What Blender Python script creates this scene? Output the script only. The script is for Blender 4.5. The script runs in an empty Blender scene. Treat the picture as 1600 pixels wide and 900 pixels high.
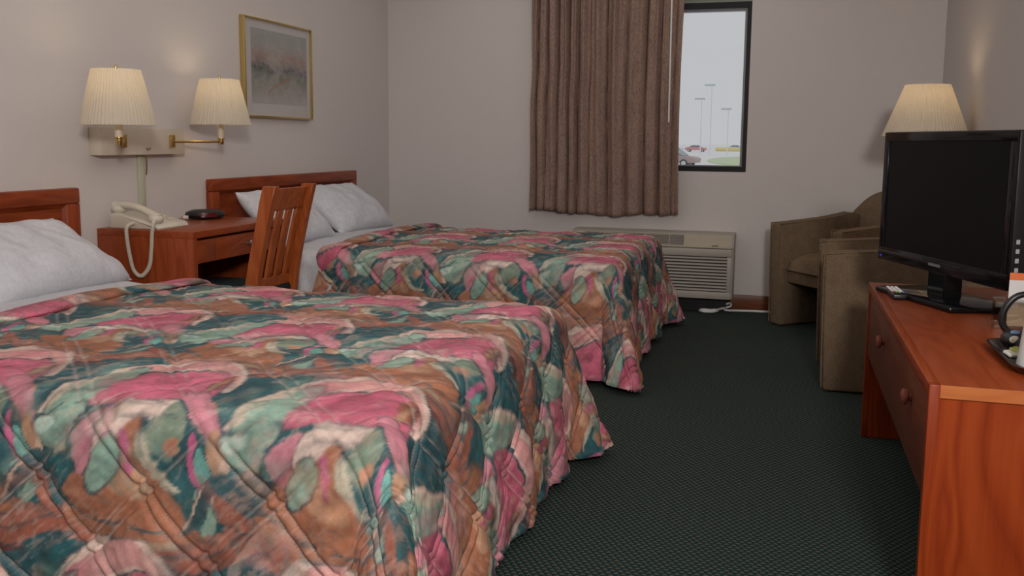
import bpy, bmesh, math, random
import numpy as np
from mathutils import Vector, Matrix, noise as mnoise
sc = bpy.context.scene
C = sc.collection
# ---------------------------------------------------------------- camera
F_PX = 1440.36
CX, CH, D, W, H = 2.768, 1.093, 6.207, 3.66, 2.44
cam_d = bpy.data.cameras.new('camera')
cam = bpy.data.objects.new('camera', cam_d); C.objects.link(cam); sc.camera = cam
cam_d.sensor_fit = 'HORIZONTAL'; cam_d.sensor_width = 36.0
cam_d.lens = 36.0 * F_PX / 1600.0
cam_d.shift_y = -(450.0 - 403.86) / 1600.0
cam_d.clip_start = .05; cam_d.clip_end = 2000
Rv = Vector((0.95887339, 0.28370832, 0.00845096)); Uv = Vector((-0.04386098, 0.11869267, 0.99196183)); Fv = Vector((-0.28042475, 0.95153646, -0.12625497))
M = Matrix((Rv, Uv, -Fv)).transposed().to_4x4(); M.translation = (CX, 0, CH)
cam.matrix_world = M
# ---------------------------------------------------------------- world, lights, exposure
sc.view_settings.view_transform = 'Standard'; sc.view_settings.look = 'None'
sc.view_settings.gamma = 1.0; sc.view_settings.use_curve_mapping = False
sc.view_settings.exposure = 0.0
wd = bpy.data.worlds.new('overcast_sky'); sc.world = wd; wd.use_nodes = True
bg = wd.node_tree.nodes['Background']; bg.inputs[0].default_value = (.985, .99, 1.0, 1); bg.inputs[1].default_value = .53
def area(name, loc, target, sx, sy, power, col):
    l = bpy.data.lights.new(name, 'AREA'); l.shape = 'RECTANGLE'; l.size = sx; l.size_y = sy; l.energy = power; l.color = col
    o = bpy.data.objects.new(name, l); C.objects.link(o); o.location = loc
    o.rotation_euler = (Vector(target) - Vector(loc)).to_track_quat('-Z', 'Y').to_euler()
    return o
area('camera_flash', (3.30, -.75, 1.92), (1.7, 5.6, .60), .36, .36, 70, (1.0, .965, .935))  # unseen flash beside the camera, placed to suit the shadow directions
area('ceiling_bounce_fill', (1.6, 3.5, 2.40), (1.6, 3.5, 0), 2.4, 4.8, 19, (1.0, .975, .95))  # added soft fill for light bounced off the ceiling; no fixture there
# ---------------------------------------------------------------- node material helpers
class NT:
    def __init__(s, name):
        s.m = bpy.data.materials.new(name); s.m.use_nodes = True; s.t = s.m.node_tree; s.n = s.t.nodes; s.l = s.t.links
        s.b = s.n['Principled BSDF']; s.out = s.n['Material Output']
    def node(s, typ, ins=None, **kw):
        n = s.n.new(typ)
        for k, v in kw.items(): setattr(n, k, v)
        for k, v in (ins or {}).items():
            if isinstance(v, bpy.types.NodeSocket): s.l.new(v, n.inputs[k])
            else: n.inputs[k].default_value = v
        return n
    def math(s, op, a, b=0.0, c=None):
        ins = {0: a, 1: b}
        if c is not None: ins[2] = c
        return s.node('ShaderNodeMath', ins, operation=op).outputs[0]
    def coord(s, which='Object', scale=(1, 1, 1), rot=(0, 0, 0)):
        tc = s.node('ShaderNodeTexCoord')
        return s.node('ShaderNodeMapping', {'Vector': tc.outputs[which], 'Scale': scale, 'Rotation': rot}).outputs[0]
    def noise(s, vec, scale, detail=3, rough=.55, dist=0):
        return s.node('ShaderNodeTexNoise', {'Vector': vec, 'Scale': scale, 'Detail': detail, 'Roughness': rough, 'Distortion': dist}).outputs[0]
    def ramp(s, fac, stops):
        r = s.node('ShaderNodeValToRGB', {0: fac}); e = r.color_ramp.elements
        while len(e) < len(stops): e.new(.5)
        for i, (p, c) in enumerate(stops): e[i].position = p; e[i].color = (*c, 1)
        return r.outputs[0]
    def mix(s, fac, a, b, mode='MIX'):
        n = s.node('ShaderNodeMix', {}, data_type='RGBA', blend_type=mode)
        for sock, v in ((n.inputs[0], fac), (n.inputs[6], a), (n.inputs[7], b)):
            if isinstance(v, bpy.types.NodeSocket): s.l.new(v, sock)
            else: sock.default_value = v if isinstance(v, float) else (*v, 1)
        return n.outputs[2]
    def base(s, v):
        if isinstance(v, bpy.types.NodeSocket): s.l.new(v, s.b.inputs['Base Color'])
        else: s.b.inputs['Base Color'].default_value = (*v, 1)
    def bump(s, h, strength=.3, dist=.01):
        n = s.node('ShaderNodeBump', {'Height': h, 'Strength': strength, 'Distance': dist}); s.l.new(n.outputs[0], s.b.inputs['Normal'])
    def set(s, **kw):
        for k, v in kw.items(): s.b.inputs[k.replace('_', ' ')].default_value = v
        return s
def plain(name, col, rough=.5, spec=.5, metal=0.0, var=.08, scale=14, bump=0):
    m = NT(name); v = m.coord(); n = m.noise(v, scale, 3)
    m.base(m.mix(n, tuple(c * (1 - var) for c in col), tuple(min(1, c * (1 + var)) for c in col)))
    m.set(Roughness=rough, Metallic=metal); m.b.inputs['Specular IOR Level'].default_value = spec
    if bump: m.bump(m.noise(v, scale * 8, 2), bump, .004)
    return m.m
def wood(name, dark, mid, light, axis='x', scale=1.0, rough=.38, figure=1.0):
    m = NT(name); st = {'x': (.9, 7, 7), 'y': (7, .9, 7), 'z': (7, 7, .9)}[axis]
    v = m.coord('Object', tuple(a * scale for a in st))
    n1 = m.noise(v, 1.1, 3, .5, .6)
    rings = m.math('FRACT', m.math('MULTIPLY', n1, 7.0 * figure))
    tri = m.math('ABSOLUTE', m.math('SUBTRACT', rings, .5))
    fine = m.noise(m.coord('Object', tuple(a * scale * (9 if a > 1 else 2.2) for a in st)), 2.2, 4, .7)
    f = m.math('ADD', m.math('MULTIPLY', tri, .8), m.math('MULTIPLY', fine, .55))
    m.base(m.ramp(f, [(.12, dark), (.45, mid), (.85, light)]))
    m.set(Roughness=rough); m.b.inputs['Specular IOR Level'].default_value = .3; m.bump(fine, .05, .002)
    return m.m
def fabric(name, c1, c2, scale=260, bump=.35, rough=.95, stretch=(1, 1, 1)):
    m = NT(name); v = m.coord('Object', stretch)
    n = m.noise(v, scale, 2, .6); n2 = m.noise(v, scale * .12, 3)
    f = m.math('ADD', m.math('MULTIPLY', n, .75), m.math('MULTIPLY', n2, .25))
    m.base(m.ramp(f, [(.36, c1), (.64, c2)])); m.set(Roughness=rough); m.b.inputs['Specular IOR Level'].default_value = .15
    m.bump(n, bump, .003); return m.m
MAT = {}
# walls: orange-peel painted vinyl
def wallmat(name, col):
    m = NT(name); v = m.coord(); n = m.noise(v, 1.3, 3); f = m.noise(v, 70, 3, .6)
    m.base(m.mix(n, tuple(c * .97 for c in col), col)); m.set(Roughness=.72); m.b.inputs['Specular IOR Level'].default_value = .25
    m.bump(f, .22, .004); return m.m
MAT['wall'] = wallmat('painted_wall', (.66, .605, .58))
MAT['ceil'] = wallmat('painted_ceiling', (.75, .72, .69))
# carpet: dark green with small tan dot clusters in staggered rows
def carpet():
    m = NT('green_dotted_carpet'); P = .020
    v = m.coord('Object', (1 / P, 1 / .0145, 1 / P))
    wob = m.node('ShaderNodeTexNoise', {'Vector': v, 'Scale': .6, 'Detail': 1})
    v = m.node('ShaderNodeVectorMath', {0: v, 1: m.node('ShaderNodeVectorMath', {0: wob.outputs['Color'], 'Scale': .22}, operation='SCALE').outputs[0]}, operation='ADD').outputs[0]
    sp = m.node('ShaderNodeSeparateXYZ', {0: v}); x, y = sp.outputs[0], sp.outputs[1]
    row = m.math('FLOOR', y); odd = m.math('MODULO', row, 2.0)
    fx = m.math('FRACT', m.math('ADD', x, m.math('MULTIPLY', odd, .5))); fy = m.math('FRACT', y)
    tot = None
    for dx, dy in ((.30, .34), (.64, .34), (.47, .68)):
        a = m.math('SUBTRACT', fx, dx); b = m.math('SUBTRACT', fy, dy)
        d = m.math('SQRT', m.math('ADD', m.math('MULTIPLY', a, a), m.math('MULTIPLY', b, b)))
        k = m.node('ShaderNodeMapRange', {'Value': d, 'From Min': .09, 'From Max': .19, 'To Min': 1.0, 'To Max': 0.0}).outputs[0]
        tot = k if tot is None else m.math('MAXIMUM', tot, k)
    fz = m.noise(m.coord(), 420, 2); bigv = m.noise(m.coord(), 2.2, 3)
    g = m.mix(fz, (.006, .025, .026), (.016, .049, .050)); t = m.mix(fz, (.14, .096, .064), (.26, .18, .125))
    c = m.mix(tot, g, t); m.base(m.mix(m.math('MULTIPLY', bigv, .2), c, (.02, .035, .032)))
    m.set(Roughness=1.0); m.b.inputs['Specular IOR Level'].default_value = .05
    m.bump(m.math('ADD', fz, m.math('MULTIPLY', tot, .5)), .5, .004); return m.m
MAT['carpet'] = carpet()
CH_D, CH_M, CH_L = (.16, .024, .006), (.25, .044, .011), (.33, .070, .018)
for ax in 'xyz': MAT['cherry_' + ax] = wood('cherry_wood_' + ax, CH_D, CH_M, CH_L, ax)
for ax in 'xyz': MAT['desk_' + ax] = wood('desk_wood_' + ax, (.20, .034, .009), (.26, .050, .013), (.33, .074, .022), ax, rough=.33)
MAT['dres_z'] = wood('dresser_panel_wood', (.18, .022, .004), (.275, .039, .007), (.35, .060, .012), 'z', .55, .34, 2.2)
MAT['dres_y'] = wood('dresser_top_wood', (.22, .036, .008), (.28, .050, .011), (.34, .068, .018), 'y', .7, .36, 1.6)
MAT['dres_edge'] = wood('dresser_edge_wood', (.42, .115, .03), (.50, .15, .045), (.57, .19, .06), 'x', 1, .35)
MAT['dres_shaded'] = wood('dresser_shaded_wood', (.10, .025, .010), (.14, .036, .014), (.18, .05, .02), 'y', .8, .4)  # darker wood tone paints in the shade on the dresser's unlit front
MAT['chair_wood'] = wood('chair_wood', (.25, .052, .012), (.35, .080, .018), (.44, .115, .030), 'z', 1.2, .35)
MAT['sheet'] = fabric('white_cotton', (.56, .555, .58), (.64, .635, .66), 90, .08, .9)
MAT['pillow'] = fabric('white_pillowcase', (.58, .58, .615), (.66, .66, .695), 60, .08, .9)
MAT['boxspring'] = fabric('box_spring_cloth', (.10, .09, .08), (.15, .13, .12), 150)
MAT['armchair'] = fabric('brown_tweed', (.135, .090, .055), (.235, .165, .105), 210, .5)
MAT['seat'] = fabric('dark_green_seat_cloth', (.012, .020, .021), (.022, .034, .034), 200)
MAT['ivory'] = plain('ivory_plastic', (.62, .565, .47), .4)
MAT['cream_metal'] = plain('cream_enamel', (.62, .54, .44), .45)
MAT['sage_metal'] = plain('pale_sage_raceway', (.50, .50, .38), .45)
MAT['brass'] = plain('brass', (.62, .42, .15), .25, metal=1.0, var=.05)
MAT['gold'] = plain('gold_frame', (.66, .50, .20), .32, metal=1.0, var=.05)
MAT['black'] = plain('black_plastic', (.012, .012, .013), .35)
MAT['gloss'] = plain('gloss_black_plastic', (.006, .006, .007), .10, .35)
MAT['screen'] = plain('dark_tv_screen', (.005, .005, .006), .30, .12)
MAT['black_metal'] = plain('black_aluminium', (.008, .008, .009), .45, .2)
MAT['grey_metal'] = plain('grey_aluminium', (.16, .155, .165), .35)
MAT['ac'] = plain('beige_plastic', (.40, .36, .305), .5)
MAT['ac2'] = plain('beige_panel', (.42, .36, .265), .45)
MAT['ac_dark'] = plain('dark_vent', (.05, .043, .036), .7)
MAT['white_plastic'] = plain('white_plastic', (.75, .74, .72), .35)
MAT['knob'] = plain('rosy_wood_knob', (.20, .055, .035), .22)
MAT['steel'] = plain('satin_steel', (.55, .5, .46), .3, metal=1.0)
MAT['label_grey'] = plain('grey_port_label', (.42, .42, .43), .5)
MAT['mat_board'] = plain('mat_board', (.62, .58, .565), .8)
def glassmat(name, rough=0.0, tint=(1, 1, 1), mixf=.92):
    m = NT(name); t = m.node('ShaderNodeBsdfTransparent', {0: (*tint, 1)}); g = m.node('ShaderNodeBsdfGlossy', {'Color': (1, 1, 1, 1), 'Roughness': .03})
    x = m.node('ShaderNodeMixShader', {0: 1 - mixf, 1: t.outputs[0], 2: g.outputs[0]}); m.l.new(x.outputs[0], m.out.inputs[0]); return m.m
MAT['glass'] = glassmat('window_glass', tint=(.98, .99, 1), mixf=.995)
MAT['clear'] = glassmat('clear_acrylic', tint=(.86, .80, .72), mixf=.9)
MAT['pic_glass'] = glassmat('picture_glass', tint=(.96, .96, .96), mixf=.975)
def shademat(name, col):
    m = NT(name); v = m.coord(); n = m.noise(v, 30, 2)
    c = m.mix(n, tuple(k * .94 for k in col), col)
    d = m.node('ShaderNodeBsdfDiffuse', {0: c}); t = m.node('ShaderNodeBsdfTranslucent', {0: c})
    x = m.node('ShaderNodeMixShader', {0: .45, 1: d.outputs[0], 2: t.outputs[0]}); m.l.new(x.outputs[0], m.out.inputs[0]); return m.m
MAT['shade'] = shademat('pleated_shade_cloth', (.80, .74, .64))
def artmat():
    m = NT('watercolour_landscape'); tc = m.node('ShaderNodeTexCoord').outputs['Generated']
    sp = m.node('ShaderNodeSeparateXYZ', {0: tc}); y, z = sp.outputs[1], sp.outputs[2]
    st = m.node('ShaderNodeMapping', {'Vector': tc, 'Scale': (1, 5, 2.2)}).outputs[0]
    n = m.noise(st, 1.6, 5, .6, .5); n2 = m.noise(tc, 5.5, 4, .6, .8)
    zz = m.math('ADD', z, m.math('MULTIPLY', m.math('SUBTRACT', n, .5), .28))
    pap = (.50, .475, .45)
    base = m.ramp(zz, [(.0, pap), (.16, (.40, .37, .34)), (.30, (.30, .31, .25)), (.41, (.22, .24, .20)), (.475, (.10, .11, .115)), (.53, (.30, .235, .22)), (.62, (.42, .29, .25)), (.74, (.42, .38, .35)), (.9, (.38, .39, .37))])
    wash = m.node('ShaderNodeMapRange', {'Value': n2, 'From Min': .42, 'From Max': .62}).outputs[0]
    c = m.mix(m.math('MULTIPLY', wash, .55), base, (.50, .46, .43))
    # rising rust-coloured stroke
    a = m.math('SUBTRACT', z, m.math('MULTIPLY_ADD', m.math('POWER', m.math('SUBTRACT', y, .26), .7), .48, .12))
    k = m.node('ShaderNodeMapRange', {'Value': m.math('ABSOLUTE', a), 'From Min': .005, 'From Max': .03, 'To Min': .6, 'To Max': 0.0}).outputs[0]
    lim = m.math('MULTIPLY', m.math('GREATER_THAN', y, .27), m.math('LESS_THAN', y, .68))
    m.base(m.mix(m.math('MULTIPLY', k, lim), c, (.46, .20, .15))); m.set(Roughness=.8); return m.m
MAT['art'] = artmat()
# ---------------------------------------------------------------- mesh helpers
WM = {}
def tag(o, label, cat, group=None):
    o['label'] = label; o['category'] = cat
    if group: o['group'] = group
    return o
def thing(name, label, cat, loc=(0, 0, 0), rz=0, group=None):
    o = bpy.data.objects.new(name, None); C.objects.link(o); o.location = loc; o.rotation_euler = (0, 0, rz); o.empty_display_size = .1
    WM[o] = Matrix.Translation(loc) @ Matrix.Rotation(rz, 4, 'Z'); return tag(o, label, cat, group)
class MB:
    def __init__(s): s.bm = bmesh.new()
    def box(s, x0, x1, y0, y1, z0, z1, bev=0, seg=2):
        r = bmesh.ops.create_cube(s.bm, size=1); v = r['verts']
        for p in v: p.co = Vector(((x0 + x1) / 2 + p.co.x * (x1 - x0), (y0 + y1) / 2 + p.co.y * (y1 - y0), (z0 + z1) / 2 + p.co.z * (z1 - z0)))
        if bev:
            e = list({e for p in v for e in p.link_edges}); bmesh.ops.bevel(s.bm, geom=e, offset=bev, segments=seg, profile=.5, affect='EDGES')
        return s
    def prism(s, pts, axis, a0, a1, bev=0, seg=2):
        """pts: 2D outline; axis 'x': (y,z), 'y': (x,z), 'z': (x,y)"""
        def P(p, a): return {'x': (a, p[0], p[1]), 'y': (p[0], a, p[1]), 'z': (p[0], p[1], a)}[axis]
        v0 = [s.bm.verts.new(P(p, a0)) for p in pts]; v1 = [s.bm.verts.new(P(p, a1)) for p in pts]; n = len(pts)
        fs = [s.bm.faces.new(v0), s.bm.faces.new(v1[::-1])]
        for i in range(n): fs.append(s.bm.faces.new((v0[i], v1[i], v1[(i + 1) % n], v0[(i + 1) % n])))
        bmesh.ops.recalc_face_normals(s.bm, faces=fs)
        if bev: bmesh.ops.bevel(s.bm, geom=list({e for f in fs for e in f.edges}), offset=bev, segments=seg, profile=.5, affect='EDGES')
        return s
    def lathe(s, prof, c, seg=32, axis='z', ripple=0, nr=0):
        cx, cy, cz = c; rings = []
        for r, h in prof:
            ring = []
            for i in range(seg):
                t = 2 * math.pi * i / seg; rr = r * (1 + (ripple * (1 if i % 2 else -1)))
                q = (rr * math.cos(t), rr * math.sin(t), h)
                if axis == 'x': q = (h, q[0], q[1])
                elif axis == 'y': q = (q[0], h, q[1])
                ring.append(s.bm.verts.new((cx + q[0], cy + q[1], cz + q[2])))
            rings.append(ring)
        fs = []
        for a, b in zip(rings, rings[1:]):
            for i in range(seg): fs.append(s.bm.faces.new((a[i], a[(i + 1) % seg], b[(i + 1) % seg], b[i])))
        for ring, (r, h) in ((rings[0], prof[0]), (rings[-1], prof[-1])):
            if r < .0006 or not nr: 
                try: fs.append(s.bm.faces.new(ring))
                except ValueError: pass
        bmesh.ops.recalc_face_normals(s.bm, faces=fs); return s
    def tube(s, pts, r, seg=8, cap=True):
        pts = [Vector(p) for p in pts]; rings = []; up = None
        for i, p in enumerate(pts):
            t = (pts[min(i + 1, len(pts) - 1)] - pts[max(i - 1, 0)]).normalized()
            if up is None: up = Vector((0, 0, 1)) if abs(t.z) < .9 else Vector((1, 0, 0))
            n = (up - t * up.dot(t)).normalized(); b = t.cross(n); up = n
            rr = r[i] if isinstance(r, (list, tuple)) else r
            rings.append([s.bm.verts.new(p + (n * math.cos(2 * math.pi * k / seg) + b * math.sin(2 * math.pi * k / seg)) * rr) for k in range(seg)])
        for a, b in zip(rings, rings[1:]):
            for k in range(seg): s.bm.faces.new((a[k], a[(k + 1) % seg], b[(k + 1) % seg], b[k]))
        if cap: s.bm.faces.new(rings[0][::-1]); s.bm.faces.new(rings[-1])
        return s
    def ellipsoid(s, c, r, u=20, v=12):
        q = bmesh.ops.create_uvsphere(s.bm, u_segments=u, v_segments=v, radius=1)
        for p in q['verts']: p.co = Vector((c[0] + p.co.x * r[0], c[1] + p.co.y * r[1], c[2] + p.co.z * r[2]))
        return s
    def grid(s, fn, nu, nv, close_u=False):
        vs = [[s.bm.verts.new(fn(i / (nu if close_u else nu - 1), j / (nv - 1))) for j in range(nv)] for i in range(nu)]
        for i in range(nu if close_u else nu - 1):
            for j in range(nv - 1): s.bm.faces.new((vs[i][j], vs[(i + 1) % nu][j], vs[(i + 1) % nu][j + 1], vs[i][j + 1]))
        return s
    def xf(s, m): bmesh.ops.transform(s.bm, matrix=m, verts=s.bm.verts); return s
    def build(s, name, mat, parent=None, smooth=True, local=False, kind=None, ang=40):
        me = bpy.data.meshes.new(name); bmesh.ops.remove_doubles(s.bm, verts=s.bm.verts, dist=1e-6)
        s.bm.to_mesh(me); s.bm.free(); return finish(name, me, mat, parent, smooth, local, kind, ang)
def finish(name, me, mat, parent=None, smooth=True, local=False, kind=None, ang=40):
    o = bpy.data.objects.new(name, me); C.objects.link(o)
    me.materials.append(MAT[mat] if isinstance(mat, str) else mat)
    if parent is not None:
        o.parent = parent; w = WM[parent]
        if not local: me.transform(w.inverted())
    else:
        n = len(me.vertices); co = np.empty(n * 3, 'f'); me.vertices.foreach_get('co', co); co = co.reshape(-1, 3)
        b = Vector(((co[:, 0].min() + co[:, 0].max()) / 2, (co[:, 1].min() + co[:, 1].max()) / 2, co[:, 2].min())); b = Vector([float(t) for t in b])
        me.transform(Matrix.Translation(-b)); o.location = b; w = Matrix.Translation(b)
    WM[o] = w
    if smooth:
        me.shade_smooth(); me.set_sharp_from_angle(angle=math.radians(ang))
    if kind: o['kind'] = kind
    return o
def box(name, mat, x0, x1, y0, y1, z0, z1, parent=None, bev=0, kind=None): return MB().box(x0, x1, y0, y1, z0, z1, bev).build(name, mat, parent, kind=kind)
# ---------------------------------------------------------------- room shell
YB = -1.7
def struct(name, mat, *a, parent=None, **k): return box(name, mat, *a, parent=parent, kind=None if parent else 'structure', **k)
struct('floor', 'carpet', -.1, W + .1, YB - .1, D + .14, -.1, 0)
struct('ceiling', 'ceil', -.1, W + .1, YB - .1, D + .14, H, H + .1)
struct('wall_left', 'wall', -.1, 0, YB - .1, D + .14, 0, H)
struct('wall_right', 'wall', W, W + .1, YB - .1, D + .14, 0, H)
struct('wall_front', 'wall', 0, W, YB - .1, YB, 0, H)
WX0, WX1, WZ0, WZ1 = 1.22, 2.519, .905, 2.012
m = MB()
m.box(0, WX0, D, D + .14, 0, H).box(WX1, W, D, D + .14, 0, H).box(WX0, WX1, D, D + .14, 0, WZ0).box(WX0, WX1, D, D + .14, WZ1, H)
m.build('wall_back', 'wall', smooth=False, kind='structure')
MAT['base'] = wood('baseboard_wood', (.12, .035, .014), (.17, .052, .02), (.22, .07, .03), 'x')
MAT['basey'] = wood('baseboard_wood_side', (.12, .035, .014), (.17, .052, .02), (.22, .07, .03), 'y')
struct('baseboard_back', 'base', .0, W, D - .014, D, 0, .098, bev=.003)
struct('baseboard_left', 'basey', 0, .014, YB, D - .014, 0, .098, bev=.003)
struct('baseboard_right', 'basey', W - .014, W, YB, D - .014, 0, .098, bev=.003)
# window: black frame set in the wall, inner sash, grey edge strip, pane
wn = bpy.data.objects.new('window_1', None); C.objects.link(wn); wn.location = ((WX0 + WX1) / 2, D + .08, WZ0); WM[wn] = Matrix.Translation(wn.location); wn['kind'] = 'structure'; wn['label'] = 'black aluminium window half hidden by the brown curtain'
y0, y1 = D + .004, D + .085
FZ1 = 1.99
m = MB(); fw = .026
m.box(WX0, WX0 + fw, y0, y1, WZ0, FZ1).box(WX1 - fw, WX1, y0, y1, WZ0, FZ1).box(WX0 + fw, WX1 - fw, y0, y1, WZ0, WZ0 + fw + .008).box(WX0 + fw, WX1 - fw, y0, y1, FZ1 - fw - .01, FZ1)
m.build('window_frame', 'black_metal', wn)
sx0, sx1, sz0, sz1 = WX0 + fw, WX1 - fw, WZ0 + fw + .008, FZ1 - fw - .01
m = MB(); s2 = .016
m.box(sx0, sx0 + s2, y0 + .03, y1, sz0, sz1).box(sx1 - s2, sx1, y0 + .03, y1, sz0, sz1).box(sx0 + s2, sx1 - s2, y0 + .03, y1, sz0, sz0 + s2 * .4).box(sx0 + s2, sx1 - s2, y0 + .03, y1, sz1 - s2, sz1)
m.build('window_sash', 'grey_metal', wn)
box('window_pane', 'glass', sx0 + s2, sx1 - s2, y0 + .05, y0 + .056, sz0 + .006, sz1 - s2, wn)
MAT['soffit'] = plain('green_grey_head_trim', (.30, .33, .27), .6)
box('window_head', 'soffit', WX0, WX1, D + .02, D + .12, FZ1, WZ1, wn)
# ---------------------------------------------------------------- outside: car park
MAT['asphalt'] = plain('overexposed_asphalt', (.93, .92, .92), .9, var=.03, scale=.05)  # outdoor colours lightened to paint in overexposed daylight
MAT['grass'] = plain('lawn', (.66, .76, .50), .95, var=.12, scale=.6)
MAT['kerb_y'] = plain('yellow_flowers', (.90, .76, .36), .9, var=.1)
GZ = -.9
o = MB().box(-420, 260, 14, 900, GZ - .2, GZ).build('car_park_ground', 'asphalt', kind='structure')
tag(o, 'overexposed car park outside the window', 'car park'); del o['category']
m = MB(); pts = []
for i in range(28):
    t = 2 * math.pi * i / 28; pts.append((4.5 + 9.8 * math.cos(t) * (1 if math.cos(t) > 0 else 1.05), 112 + 36 * math.sin(t)))
o = m.prism(pts, 'z', GZ - .05, GZ + .12).build('grass_island', 'grass'); tag(o, 'green lawn island in the car park outside the window', 'lawn')
o = MB().box(-14, 10, 232, 236, GZ, GZ + .85, .25).build('flower_hedge', 'kerb_y'); tag(o, 'low yellow flower hedge across the far car park', 'hedge')
def car(name, label, x, y, rz, body, size=1.0, group=None):
    t = thing(name, label, 'car', (x, y, GZ), rz, group)
    L, Wd = 4.5 * size, 1.78 * size
    prof = [(-2.2, .35), (-2.25, .75), (-1.9, .88), (-1.15, .93), (-.55, 1.38), (.75, 1.40), (1.45, .98), (2.15, .90), (2.25, .6), (2.2, .35)]
    MB().prism([(a * size, b * size) for a, b in prof], 'y', -Wd / 2, Wd / 2, .08 * size).build('body', body, t, local=True)
    win = [(-1.05, .95), (-.52, 1.32), (.70, 1.34), (1.30, 1.0)]
    for s in (-1, 1): MB().prism([(a * size, b * size) for a, b in win], 'y', s * (Wd / 2 - .03), s * (Wd / 2 + .012)).build('side_window', 'car_glass', t, local=True)
    MB().prism([(-1.19 * size, .93 * size), (-1.22 * size, .96 * size), (-.60 * size, 1.39 * size), (-.54 * size, 1.36 * size)], 'y', -Wd / 2 + .12, Wd / 2 - .12).build('windscreen', 'car_glass', t, local=True)
    for wx in (-1.38, 1.38):
        for s in (-1, 1):
            w = MB().lathe([(.05, 0), (.33 * size, 0), (.33 * size, .2), (.05, .2)], (wx * size, s * (Wd / 2 - .08) - .1, .33 * size), 20, 'y').build('wheel', 'tyre', t, local=True)
            MB().lathe([(.02, 0), (.2 * size, 0), (.2 * size, .22), (.02, .22)], (wx * size, s * (Wd / 2 - .08) - .11, .33 * size), 16, 'y').build('hubcap', 'hub', w, local=True)
    return t
MAT['car_glass'] = plain('car_glass', (.22, .30, .34), .1); MAT['tyre'] = plain('tyre', (.12, .12, .13), .9); MAT['hub'] = plain('hubcap', (.7, .72, .75), .3)
MAT['car_maroon'] = plain('maroon_car_paint', (.50, .38, .37), .3); MAT['car_red'] = plain('red_car_paint', (.85, .38, .40), .3)  # car paints paled for the same washed-out exposure
MAT['car_white'] = plain('white_car_paint', (.78, .80, .82), .3); MAT['car_grey'] = plain('grey_car_paint', (.36, .38, .44), .3)
car('parked_car', 'maroon and silver parked car nearest the window in the car park', -6.3, 77, math.pi - .25, 'car_maroon')
for x, y, c, nm in ((-21.2, 205, 'car_white', 'white car at the left end of the far car row'), (-16.4, 208, 'car_red', 'red car left of the gap in the far car row'), (-9.9, 246, 'car_white', 'white car between the red car and the grey car'), (-4.4, 242, 'car_grey', 'dark grey car in the middle of the far car row'), (5.2, 246, 'car_white', 'white car at the right end of the far car row')):
    car('far_car', nm + ' outside', x, y, math.pi, c, 1.05, 'distant cars in the car park')
MAT['head_grey'] = plain('overexposed_lamp_head', (.62, .70, .76), .6)
MAT['pole'] = plain('overexposed_pole', (.88, .90, .92), .6)  # post and head colours faded to paint in the outdoor glare
for x, y, h, nm in ((-8.9, 150, 10.9, 'tallest pale lamp post'), (-10.4, 150, 8.8, 'lamp post left of the tallest one'), (-6.25, 150, 7.2, 'shortest lamp post on the right')):
    t = thing('lamp_post', nm + ' seen through the window', 'lamp post', (x, y, GZ), 0, 'car park lamp posts')
    MB().lathe([(.09, 0), (.06, h)], (0, 0, 0), 10).build('pole', 'pole', t, local=True)
    MB().box(-1.1, .5, -.25, .25, h - .05, h + .22, .05).build('lamp_head', 'head_grey', t, local=True)
# ---------------------------------------------------------------- numpy value noise + bedspread print
def vn(x, y, seed=0):
    xi = np.floor(x).astype(np.int64); yi = np.floor(y).astype(np.int64); fx = x - xi; fy = y - yi
    def h(a, b):
        n = (a * 374761393 + b * 668265263 + seed * 2147483647) & 0xffffffff
        n = ((n ^ (n >> 13)) * 1274126177) & 0xffffffff
        return ((n ^ (n >> 16)) & 0xffff) / 65535.0
    fx = fx * fx * (3 - 2 * fx); fy = fy * fy * (3 - 2 * fy)
    a = h(xi, yi) * (1 - fx) + h(xi + 1, yi) * fx; b = h(xi, yi + 1) * (1 - fx) + h(xi + 1, yi + 1) * fx
    return a * (1 - fy) + b * fy
def fbm(x, y, seed=0, o=4):
    t = 0; a = .5; s = 0
    for i in range(o): t = t + a * vn(x * 2 ** i, y * 2 ** i, seed + i * 7); s += a; a *= .5
    return t / s
PAL = dict(rosep=(.68, .33, .31), pinkd=(.47, .075, .14), teal=(.006, .075, .095), tealb=(.14, .42, .37), tealm=(.016, .125, .135), rust=(.33, .092, .055), rustp=(.36, .13, .09), cream=(.74, .54, .46), white=(.80, .62, .54),
           pink=(.58, .12, .20), rose=(.58, .21, .27), sage=(.25, .40, .32), mint=(.50, .66, .57), tan=(.50, .27, .16), tan2=(.41, .33, .22), orange=(.37, .14, .075), orange2=(.50, .22, .13),
           magenta=(.56, .10, .25), creamg=(.56, .50, .38), creamr=(.80, .52, .39), grey=(.18, .25, .185), brown=(.13, .032, .030))
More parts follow.
